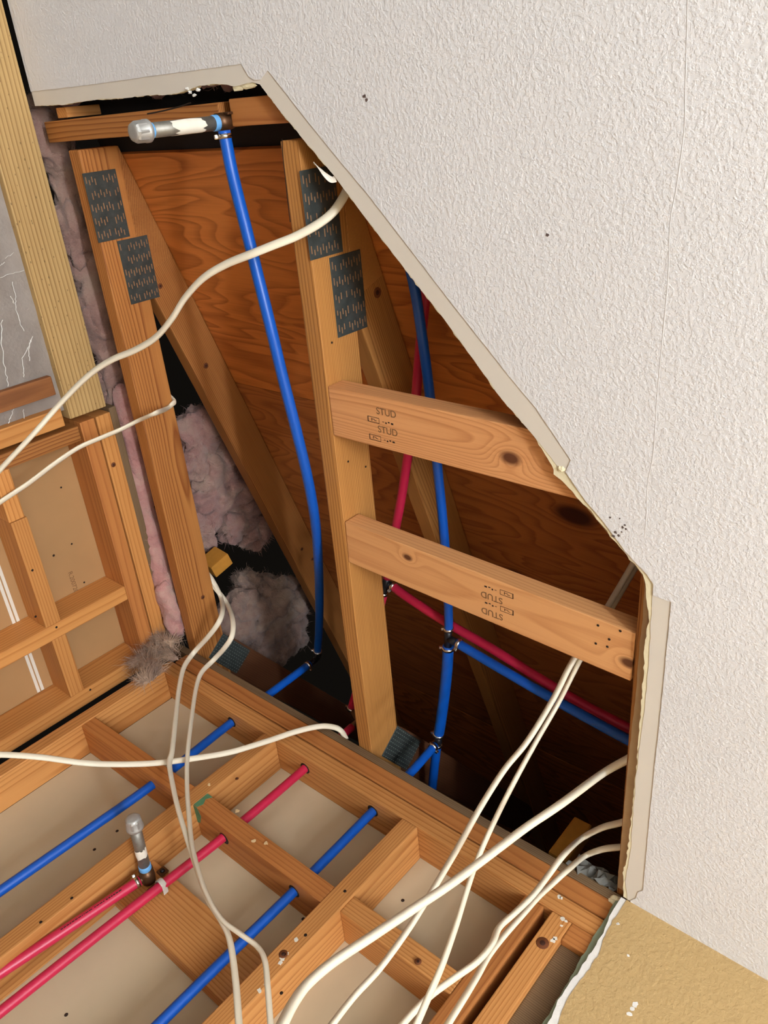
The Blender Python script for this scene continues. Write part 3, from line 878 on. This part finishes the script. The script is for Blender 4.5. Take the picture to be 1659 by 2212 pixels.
# line 3: red main with tee, drop into the middle bay
r1 = empty('water_pipe', (-1.066, 1.305, -1.53))
tag(r1, 'long red water pipe from the attic down through the green-ended block', 'pipe', 'red water pipes')
rt = at(832, 1262, z=1.06)
ru = [at(u, v, z=z) for u, v, z in [(935, 540, 1.07), (918, 650, 1.07), (905, 780, 1.07), (895, 900, 1.07), (882, 980, 1.068), (868, 1070, 1.065), (855, 1140, 1.062), (842, 1215, 1.06), (836, 1248, 1.06)]]
obj('pipe_run', sweep_bm(spline(ru, 6), 0.0092, n=16), M['red'], r1, smooth=True)
ER = Vector((-1.066, 1.303, 0.985))
rl = [at(828, 1280, z=1.058), at(800, 1390, z=1.04), at(775, 1480, z=1.015), at(760, 1530, z=1.0)]
obj('pipe_run', sweep_bm(spline(rl, 6), 0.0105, n=16), M['red'], r1, smooth=True)
rb = [at(u, v, z=1.065) for u, v in [(846, 1264), (880, 1290), (960, 1342), (1060, 1400), (1160, 1462), (1260, 1522), (1360, 1575), (1480, 1640)]]
obj('pipe_branch', sweep_bm(spline(rb, 6), 0.0095, n=16), M['red'], r1, smooth=True)
fitting('tee_fitting', [ru[-1], rt, rl[0]], 0.008, M['blackfit'], r1)
fitting('tee_outlet', [rt, rb[0]], 0.0078, M['blackfit'], r1)
fitting('elbow_fitting', [rl[-1], rl[-1].lerp(ER, 0.5), ER, ER - Vector((0, 0, 0.03))], 0.0085, M['brass'], r1)
rd = [ER - Vector((0, 0, 0.02)), Vector((-1.066, 1.306, 0.81)), Vector((-1.0645, 1.305, 0.69)), Vector((-1.067, 1.305, 0.57)), Vector((-1.074, 1.305, 0.45)), Vector((-1.081, 1.304, 0.32)), Vector((-1.088, 1.304, 0.18)), Vector((-1.094, 1.304, 0.03)), Vector((-1.10, 1.304, -0.15)), Vector((-1.10, 1.304, -0.6)), Vector((-1.10, 1.304, -1.53))]
obj('pipe_drop', sweep_bm(spline(rd, 6), 0.0094, n=16), M['red'], r1, smooth=True)
clamp(rb[0] + (rb[1] - rb[0]).normalized() * .004, rb[1] - rb[0], r1, 0.0095)
clamp(rl[0], rl[1] - rl[0], r1, 0.0105)
clamp(rl[-1], rl[-1] - rl[-2], r1, 0.0105)

# line 4: short red riser feeding the wall stub
SB = at(318, 1890, y=1.300)
r2 = empty('water_pipe', (-1.15, 1.30, -1.53))
tag(r2, 'red water pipe ending at the wall stub with a clamp ring', 'pipe', 'red water pipes')
rr = [at(u, v, y=1.303) for u, v in [(302, 1902), (270, 1923), (200, 1970), (100, 2036), (0, 2102), (-120, 2180)]]
obj('pipe_run', sweep_bm(spline(rr, 6), 0.0100, n=16), M['red'], r2, smooth=True)
clamp(rr[0] + (rr[1] - rr[0]).normalized() * .006, rr[1] - rr[0], r2, 0.0100)
# printed line along the pipe
dd = (rr[4] - rr[1]).normalized()
for k, (t0, t1) in enumerate(((0.0, 0.028), (0.034, 0.052), (0.058, 0.115))):
    bm = bmesh.new()
    rng = random.Random(k)
    t = t0
    base = rr[1] + dd * 0.005
    nn = (-base).normalized(); sd = dd.cross(nn).normalized()
    if sd.z < 0: sd = -sd
    nrm = (nn * 0.9 + sd * 0.45).normalized()
    tang = dd.cross(nrm).normalized()
    while t < t1:
        ln = rng.uniform(0.002, 0.006)
        c0 = base + dd * t + nrm * 0.01003
        vs = [bm.verts.new(c0 + dd * (a * ln) + tang * (b * 0.0012)) for a, b in ((0, -1), (1, -1), (1, 1), (0, 1))]
        bm.faces.new(vs)
        t += ln + 0.0012
    tag(obj('printed_marks', bm, M['ink'], r2), kind='stuff')

ws = empty('pipe_stub', SB)
tag(ws, 'galvanised capped pipe stub standing out of the wall between the studs', 'pipe stub', 'capped pipe stubs')
tip = Vector((SB.x + 0.012, 1.138, SB.z + 0.002))
ring_stub(SB + Vector((0, -0.012, 0)), tip, ws)
lathe('elbow_body', SB + Vector((0, 0.016, 0)), SB + Vector((0.001, -0.018, 0)), [(0, .013), (0.4, .0145), (1, .0135)], M['brass'], ws)
fitting('elbow_outlet', [SB + Vector((0, 0, -0.004)), rr[0] + (rr[1] - rr[0]).normalized() * 0.004], 0.0085, M['brass'], ws)
for dx, dz in ((0.006, 0.028), (0.026, -0.008)):
    e = obj('mounting_ear', box_bm(0.018, 0.004, 0.018, 0.0015), M['brass'], ws, SB + Vector((dx, 0.014, dz)))
    P = SB + Vector((dx, 0.012, dz))
    lathe('screw_head', P, P + Vector((0, -0.003, 0)), [(0, .005), (1, .004)], M['blackfit'], e, 10)
paint_sleeve(SB + Vector((0.004, -0.055, 0)), SB + Vector((0.007, -0.085, 0)), 0.01095, 0.4, 4.4, ws, 8)
# strap holding the long red pipe
cs = Vector((-1.0765, 1.3045, 0.437))
arc = [cs + Vector((-0.024, 0.016, 0.003)), cs + Vector((-0.016, 0.004, 0.002))] + [cs + Vector((math.cos(a) * 0.0112, -math.sin(a) * 0.0112, 0)) for a in [math.pi * (1 - k / 8) for k in range(0, 8)]] + [cs + Vector((0.0114, 0.015, -0.001))]
sp = obj('pipe_strap', sweep_bm(spline(arc, 3), 0.0055, 0.0007, n=8, up=(0, -1, 0)), M['strap'], None, smooth=False)
tag(sp, 'pale metal strap over the long red pipe beside the wall stub', 'pipe strap')

# ------------------------------------------------------------------ electric cables
def cable(label, pts, ra=0.0062, rb=0.0036, twist=0.0, up=(0, 0, 1), kinds='p'):
    P = []
    for q in pts:
        if isinstance(q, Vector):
            P.append(q)
            continue
        u, v, ax, val = q
        P.append(at(u, v, **{ax: val}))
    o = obj('electric_cable', sweep_bm(spline(P, 8), ra, rb, n=12, twist=twist, up=up), M['cable'], None, smooth=True)
    return tag(o, label, 'cable', 'white electric cables')

cable('white cable swooping from the middle truss plate across to the left wall', [(760, 385, 'z', .955), (745, 420, 'z', .945), (722, 455, 'z', .93), (690, 482, 'z', .91), (640, 510, 'z', .885), (590, 530, 'z', .86), (545, 548, 'z', .84), (490, 570, 'z', .825), (440, 600, 'z', .81), (400, 643, 'z', .80), (370, 690, 'z', .79), (335, 730, 'z', .78), (290, 757, 'z', .765), (240, 778, 'z', .745), (190, 812, 'z', .72), (130, 872, 'z', .68), (70, 940, 'z', .62), (0, 1015, 'z', .56), (-60, 1085, 'z', .51)], 0.0080, 0.0050, 0.6)
cable('white cable looped round the left truss chord and down to the left wall', [Vector((-1.64, 0.575, 1.004)), Vector((-1.60, 0.59, 1.006)), Vector((-1.567, 0.602, 1.003)), (373, 872, 'x', -1.558), (361, 882, 'x', -1.558), (335, 893, 'z', .902), (300, 908, 'z', .897), (260, 928, 'z', .86), (215, 947, 'z', .81), (170, 967, 'z', .765), (120, 1000, 'z', .71), (60, 1045, 'z', .65), (0, 1085, 'z', .59), (-60, 1130, 'z', .53)], 0.0064, 0.0036, 0.5)
cable('left one of two white cables hanging from the left truss over the wall plate', [Vector((-1.63, 1.07, 1.004)), Vector((-1.595, 1.085, 1.007)), Vector((-1.567, 1.105, 1.004)), (477, 1290, 'x', -1.555), (481, 1318, 'z', .955), (472, 1345, 'z', .92), (450, 1375, 'z', .90), (420, 1408, 'y', 1.235), (398, 1440, 'y', 1.235), (388, 1480, 'y', 1.23), (380, 1545, 'y', 1.22), (372, 1620, 'y', 1.21), (366, 1650, 'y', 1.205), (374, 1700, 'y', 1.20), (386, 1752, 'y', 1.195), (410, 1830, 'y', 1.19), (430, 1890, 'y', 1.185), (450, 1945, 'y', 1.18), (478, 1990, 'y', 1.175), (496, 2030, 'y', 1.17), (508, 2110, 'y', 1.16), (516, 2212, 'y', 1.15), (520, 2300, 'y', 1.14)], 0.0066, 0.004, 0.0, (0, -1, 0))
cable('right one of two white cables hanging from the left truss over the wall plate', [Vector((-1.63, 1.09, 1.004)), Vector((-1.595, 1.105, 1.007)), Vector((-1.567, 1.125, 1.006)), (488, 1300, 'x', -1.55), (502, 1335, 'z', .965), (502, 1370, 'z', .93), (488, 1396, 'z', .91), (462, 1425, 'y', 1.24), (436, 1452, 'y', 1.238), (424, 1485, 'y', 1.235), (414, 1550, 'y', 1.225), (405, 1630, 'y', 1.215), (404, 1700, 'y', 1.21), (408, 1760, 'y', 1.2), (414, 1820, 'y', 1.185), (428, 1880, 'y', 1.172), (448, 1935, 'y', 1.162), (478, 1985, 'y', 1.157), (520, 2018, 'y', 1.155), (556, 2045, 'y', 1.155), (572, 2075, 'y', 1.15), (578, 2130, 'y', 1.145), (584, 2212, 'y', 1.14), (588, 2300, 'y', 1.13)], 0.0066, 0.004, 0.0, (0, -1, 0))
cable('white cable running level from the wall plate by the middle truss to the left', [(748, 1598, 'y', 1.285), (738, 1580, 'y', 1.275), (722, 1571, 'y', 1.262), (690, 1569, 'y', 1.252), (640, 1580, 'y', 1.245), (580, 1600, 'y', 1.24), (500, 1624, 'y', 1.23), (420, 1638, 'y', 1.225), (340, 1648, 'y', 1.22), (260, 1651, 'y', 1.20), (180, 1648, 'y', 1.17), (90, 1636, 'y', 1.13), (0, 1630, 'y', 1.09), (-80, 1632, 'y', 1.05)], 0.0064, 0.0040, 0.4, (0, -1, 0))
cable('steep white cable passing behind the lower block, left of a close pair', [(1420, 1125, 'z', 1.06), (1365, 1222, 'z', 1.04), (1318, 1302, 'z', 1.02), (1285, 1358, 'z', 1.0), (1236, 1430, 'z', .95), (1195, 1510, 'y', .90), (1140, 1600, 'y', .94), (1090, 1662, 'y', .97), (1040, 1740, 'y', .99), (985, 1838, 'y', 1.01), (930, 1930, 'y', 1.02), (880, 2010, 'y', 1.02), (820, 2092, 'y', 1.02), (765, 2152, 'y', 1.02), (715, 2216, 'y', 1.01), (660, 2290, 'y', 1.0)], 0.0072, 0.0045, 0.3, (0, -1, 0))
cable('steep white cable passing behind the lower block, right of a close pair', [(1432, 1130, 'z', 1.075), (1372, 1228, 'z', 1.055), (1326, 1306, 'z', 1.035), (1292, 1362, 'z', 1.01), (1252, 1428, 'z', .96), (1205, 1520, 'y', .93), (1158, 1602, 'y', .97), (1110, 1690, 'y', 1.0), (1065, 1780, 'y', 1.03), (1032, 1855, 'y', 1.05), (1008, 1925, 'y', 1.055), (985, 2000, 'y', 1.055), (955, 2085, 'y', 1.05), (925, 2155, 'y', 1.045), (895, 2225, 'y', 1.04), (865, 2300, 'y', 1.03)], 0.0070, 0.0042, 0.8, (0, -1, 0))
cable('thick white cable slanting across the others from the ceiling edge to the bottom', [(1420, 1605, 'z', .945), (1356, 1640, 'z', .94), (1300, 1672, 'z', .93), (1210, 1738, 'y', .985), (1140, 1785, 'y', .985), (1080, 1830, 'y', .98), (980, 1905, 'y', .97), (890, 1965, 'y', .96), (800, 2025, 'y', .945), (720, 2078, 'y', .93), (665, 2125, 'y', .92), (635, 2165, 'y', .91), (610, 2212, 'y', .90), (570, 2290, 'y', .89)], 0.0098, 0.0062, 0.3, (0, -1, 0))
cable('upper of two white cables curving from the lower right ceiling edge', [(1400, 1758, 'z', .96), (1345, 1776, 'z', .95), (1300, 1788, 'z', .94), (1255, 1812, 'z', .935), (1218, 1846, 'y', 1.15), (1185, 1890, 'y', 1.16), (1150, 1935, 'y', 1.155), (1112, 1972, 'y', 1.145), (1078, 2004, 'y', 1.14), (1062, 2040, 'y', 1.13), (1030, 2078, 'y', 1.12), (980, 2114, 'y', 1.11), (925, 2155, 'y', 1.10), (870, 2212, 'y', 1.09), (820, 2280, 'y', 1.08)], 0.0076, 0.0048, 0.5, (0, -1, 0))
cable('lower of two white cables curving from the lower right ceiling edge', [(1395, 1828, 'z', .95), (1340, 1830, 'z', .94), (1300, 1835, 'z', .932), (1262, 1850, 'z', .925), (1225, 1880, 'y', 1.20), (1192, 1910, 'y', 1.20), (1160, 1940, 'y', 1.19), (1125, 1980, 'y', 1.18), (1088, 2022, 'y', 1.175), (1055, 2065, 'y', 1.165), (1030, 2110, 'y', 1.155), (1000, 2160, 'y', 1.145), (968, 2212, 'y', 1.14), (930, 2280, 'y', 1.13)], 0.0070, 0.0045, 0.3, (0, -1, 0))

# ------------------------------------------------------------------ glass wool
def fluff(name, label, blobs, mat, seed, sub=5, amp=0.35, freq=2.0, fibres=2500, flen=0.016, group='pink glass wool', thick=0.00045):
    """lumpy wool: overlapping folded lumps and a coat of loose curling fibres"""
    rng = random.Random(seed)
    bm = bmesh.new()
    pts = []
    for i, (c, r) in enumerate(blobs):
        c = Vector(c)
        off = Vector((seed * 2.3 + i * 5.1, seed * 1.1 + i, i * 2.7))
        b2 = bmesh.new()
        bmesh.ops.create_icosphere(b2, subdivisions=sub, radius=1.0)
        mp = {}
        s = max(r)
        for v in b2.verts:
            d = v.co.normalized()
            q = Vector((d.x * r[0], d.y * r[1], d.z * r[2]))
            p = q / s * freq
            fold = abs(noise.noise(p * 1.6 + off))
            k = 1 + amp * (noise.noise(p + off) * 1.4 + 0.75 * (0.35 - fold) + 0.22 * noise.noise(p * 3.7 + off * 2) + 0.14 * noise.noise(p * 9 + off) + 0.09 * noise.noise(p * 19 + off))
            w = c + q * k
            mp[v.index] = bm.verts.new(w)
            pts.append((w, d))
        for f in b2.faces:
            bm.faces.new([mp[v.index] for v in f.verts])
        b2.free()
    o = obj(name, bm, mat, None, smooth=True)
    tag(o, label, 'insulation', group)
    fb = bmesh.new()
    for k in range(fibres):
        p, d = rng.choice(pts)
        stray = rng.random() < 0.18
        flow = Vector((noise.noise(p * 18), noise.noise(p * 18 + Vector((7, 1, 3))), noise.noise(p * 18 + Vector((2, 9, 5))))) * 2.2
        t = (flow + d * rng.uniform(0.0, 0.5) + Vector((rng.uniform(-1, 1), rng.uniform(-1, 1), rng.uniform(-1, 1))) * 0.45)
        t = (t + d * 1.2).normalized() if stray else (t - d * t.dot(d) * 0.6).normalized()
        sd = t.cross(d)
        sd = (sd if sd.length > 1e-3 else t.orthogonal()).normalized() * thick
        L = flen * rng.uniform(0.35, 1.0)
        bend = (d * rng.uniform(-0.6, 0.35) + Vector((rng.uniform(-1, 1), rng.uniform(-1, 1), rng.uniform(-1, 1))) * 0.3) * L * 0.5
        a = p + d * rng.uniform(-0.001, 0.0025)
        m1 = a + t * L * 0.5 + d * L * 0.05
        e = a + t * L + bend
        v = [fb.verts.new(a - sd), fb.verts.new(a + sd), fb.verts.new(m1 + sd * .9), fb.verts.new(m1 - sd * .9), fb.verts.new(e)]
        fb.faces.new((v[0], v[1], v[2], v[3])); fb.faces.new((v[3], v[2], v[4]))
    f = obj('loose_fibres', fb, mat, o)
    f['kind'] = 'stuff'
    return o

def line_blobs(chain, n, r, jit_, seed):
    rng = random.Random(seed)
    P = spline(chain, 6)
    out = []
    for k in range(n):
        p = P[int(k * (len(P) - 1) / max(1, n - 1))]
        q = p + Vector([rng.uniform(-j, j) for j in jit_])
        s = rng.uniform(0.8, 1.2)
        out.append((q, (r[0] * s, r[1] * s, r[2] * s)))
    return out

fluff('insulation_strip', 'grey pink glass wool stuffed between the treated rail and left truss', line_blobs([at(u, v, z=.965) for u, v in [(112, 270), (125, 350), (160, 480), (185, 590), (215, 700), (240, 800), (262, 880)]], 13, (0.036, 0.06, 0.034), (.004, .01, .006), 3), M['darkened'], 3, sub=4, amp=0.30, fibres=3500)
fluff('insulation_strip', 'pink glass wool strip squeezed along the left truss below the rail', line_blobs([at(u, v, z=zz) for u, v, zz in [(275, 905, .945), (290, 980, .94), (305, 1060, .935), (322, 1140, .93), (340, 1210, .92), (355, 1280, .91), (375, 1330, .90)]], 13, (0.026, 0.07, 0.022), (.002, .008, .003), 5), M['pink'], 5, sub=4, amp=0.28, fibres=3000)
fluff('insulation_tuft', 'loose grey glass wool tuft dangling over the wall corner', [(at(374, 1352, y=1.235), (.016, .012, .026)), (at(352, 1345, y=1.235), (.010, .01, .024)), (at(345, 1382, y=1.235), (.018, .012, .014)), (at(332, 1405, y=1.235), (.026, .014, .015)), (at(362, 1388, y=1.23), (.018, .012, .014)), (at(300, 1428, y=1.235), (.016, .012, .018)), (at(325, 1440, y=1.225), (.018, .01, .016)), (at(384, 1372, y=1.24), (.01, .01, .02)), (at(312, 1465, y=1.23), (.006, .006, .02)), (at(325, 1468, y=1.23), (.005, .005, .018)), (at(372, 1418, y=1.24), (.018, .006, .006))], M['tuft'], 7, sub=4, amp=0.4, freq=2.0, fibres=4500, flen=0.05)
X2 = -1.712
fluff('insulation_batt', 'large pink glass wool lump between the left truss chords', [(at(430, 930, x=X2), (.05, .07, .06)), (at(425, 990, x=X2), (.05, .06, .07)), (at(465, 1010, x=X2), (.05, .07, .07)), (at(500, 1050, x=X2), (.05, .07, .07)), (at(455, 1085, x=X2), (.05, .07, .08)), (at(530, 1082, x=X2), (.04, .05, .05)), (at(505, 1130, x=X2), (.04, .05, .06)), (at(430, 1150, x=X2), (.04, .06, .05)), (at(550, 1150, x=X2), (.035, .05, .05)), (at(470, 950, x=X2 - .03), (.04, .06, .06))], M['cloudy'], 11, sub=5, amp=0.34, freq=1.7, fibres=8000, flen=0.026)
fluff('insulation_batt', 'round dusty glass wool clump, shade in its tone, lying behind the wall plate', [(at(570, 1325, x=X2), (.06, .10, .10)), (at(600, 1285, x=X2), (.05, .06, .06)), (at(630, 1310, x=X2), (.05, .06, .06)), (at(525, 1320, x=X2), (.05, .07, .08)), (at(560, 1385, x=X2), (.05, .07, .07)), (at(620, 1370, x=X2), (.05, .07, .07)), (at(510, 1360, x=X2), (.05, .06, .07)), (at(600, 1400, x=X2), (.04, .05, .06)), (at(535, 1262, x=X2 - .03), (.04, .04, .04))], M['greywool'], 13, sub=5, amp=0.36, freq=1.8, fibres=8000, flen=0.026)
fluff('insulation_batt', 'dark red glass wool edge showing between ceiling and eave board', line_blobs([Vector((-1.62, -0.078, .957)), Vector((-1.3, -0.080, .957)), Vector((-1.05, -0.080, .957))], 8, (0.07, 0.052, 0.03), (.005, .006, .005), 9), M['pink'], 17, sub=4, amp=0.3, fibres=1500)

# ------------------------------------------------------------------ odd scraps of wood and paper in the attic
q = beam('wood_scrap', at(452, 1205, x=-1.66), at(480, 1222, x=-1.60), 0.038, 0.06, (0, 1, 0.3), M['ochre'], None)
tag(q, 'short yellowish block end beside the left truss chord', 'wood block')
q = beam('wood_scrap', at(1214, 1841, y=1.375) + Vector((0, 0.01, -0.02)), at(1260, 1778, y=1.375) + Vector((0, 0.01, 0)), 0.040, 0.036, (1, 0, 0), M['ochre'], None, 0.004)
tag(q, 'yellowish block end standing behind the wall plate near the right', 'wood block')
def crumple(name, label, chain, y, wdt, seed):
    rng = random.Random(seed)
    P = [at(u, v, y=y) for u, v in chain]
    bm = bmesh.new(); rows = []
    for p in spline(P, 3):
        row = []
        for k in range(5):
            t = k / 4 - 0.5
            row.append(bm.verts.new(p + Vector((t * 0.3 * wdt + rng.uniform(-.004, .004), rng.uniform(-.012, .008), t * wdt + rng.uniform(-.005, .005)))))
        rows.append(row)
    for a, b in zip(rows, rows[1:]):
        for k in range(4):
            bm.faces.new((a[k], a[k + 1], b[k + 1], b[k]))
    bmesh.ops.solidify(bm, geom=bm.faces[:], thickness=0.0006)
    return tag(obj(name, bm, M['greypaper'], None), label, 'paper')
crumple('torn_paper', 'crumpled grey torn paper on the plate at the right corner', [(1240, 1862), (1268, 1878), (1295, 1890), (1322, 1902), (1345, 1915)], 1.272, 0.034, 4)

# ------------------------------------------------------------------ knots showing on single boards
M['knot'] = plain('knot_brown', (112, 62, 30), 0.7, var=0.15, vscale=120)
M['knotdark'] = plain('knot_dark', (60, 30, 16), 0.7)
def knot(u, v, r, parent, **pl):
    P = at(u, v, **pl)
    d = Vector((0.0005, 0, 0)) if 'x' in pl else Vector((0, -0.0005, 0)) if 'y' in pl else Vector((0, 0, -0.0005))
    k = lathe('knot', P, P + d, [(0, r), (1, r * 0.93)], M['knot'], parent, 14)
    lathe('knot_heart', P + d * 0.5, P + d * 1.4, [(0, r * 0.5), (1, r * 0.4)], M['knotdark'], k, 10)
def part_of(root, name):
    return next(o for o in root.children if o.name.split('.')[0] == name)
tA, tB = TR[0], TR[1]
for u, v, r in ((445, 790, .007), (346, 618, .006), (652, 1186, .005), (675, 1208, .005)):
    knot(u, v, r, part_of(tA, 'top_chord'), x=-1.5665)
knot(815, 632, .010, part_of(tB, 'top_chord'), x=-0.9545)
knot(438, 1290, .006, part_of(tA, 'bottom_chord'), x=-1.5665)
for u, v, r in ((612, 2061, .008), (1172, 2037, .011), (903, 2077, .006), (512, 1682, .004)):
    knot(u, v, r, wb, y=YW - 0.0001)
knot(245, 1004, .006, wl, x=XL + 0.0001)
for i, (u, v, r) in enumerate([(512, 1752, .006), (548, 1817, .005), (575, 1822, .005), (452, 1695, .004)]):
    flake('wood_shaving', u, v, r, plain('pale_shaving', (232, 200, 150), 0.8), wb, i + 150, plane='y', val=YW - 0.0005, th=0.0012)

# long drying splits in the boards at the eave end
def split_line(chain, parent, r=0.0009, **pl):
    P = [at(u, v, **pl) for u, v in chain]
    obj('drying_split', sweep_bm(spline(P, 4), r, r * 0.5, n=6, up=(0, 0, 1)), M['hole'], parent)
split_line([(609, 300), (612, 345), (617, 390), (621, 430), (627, 480)], part_of(tB, 'bottom_chord'), z=0.9099)
split_line([(318, 246), (350, 240), (385, 231), (412, 222)], nl, 0.0012, z=0.9129)
for u, v in ((790, 1008), (752, 997), (717, 740)):
    P = at(u, v, x=-0.9538)
    lathe('nail_dent', P, P + Vector((0.0005, 0, 0)), [(0, 0.0022), (1, 0.002)], M['hole'], part_of(tB, 'bottom_chord'), 8)
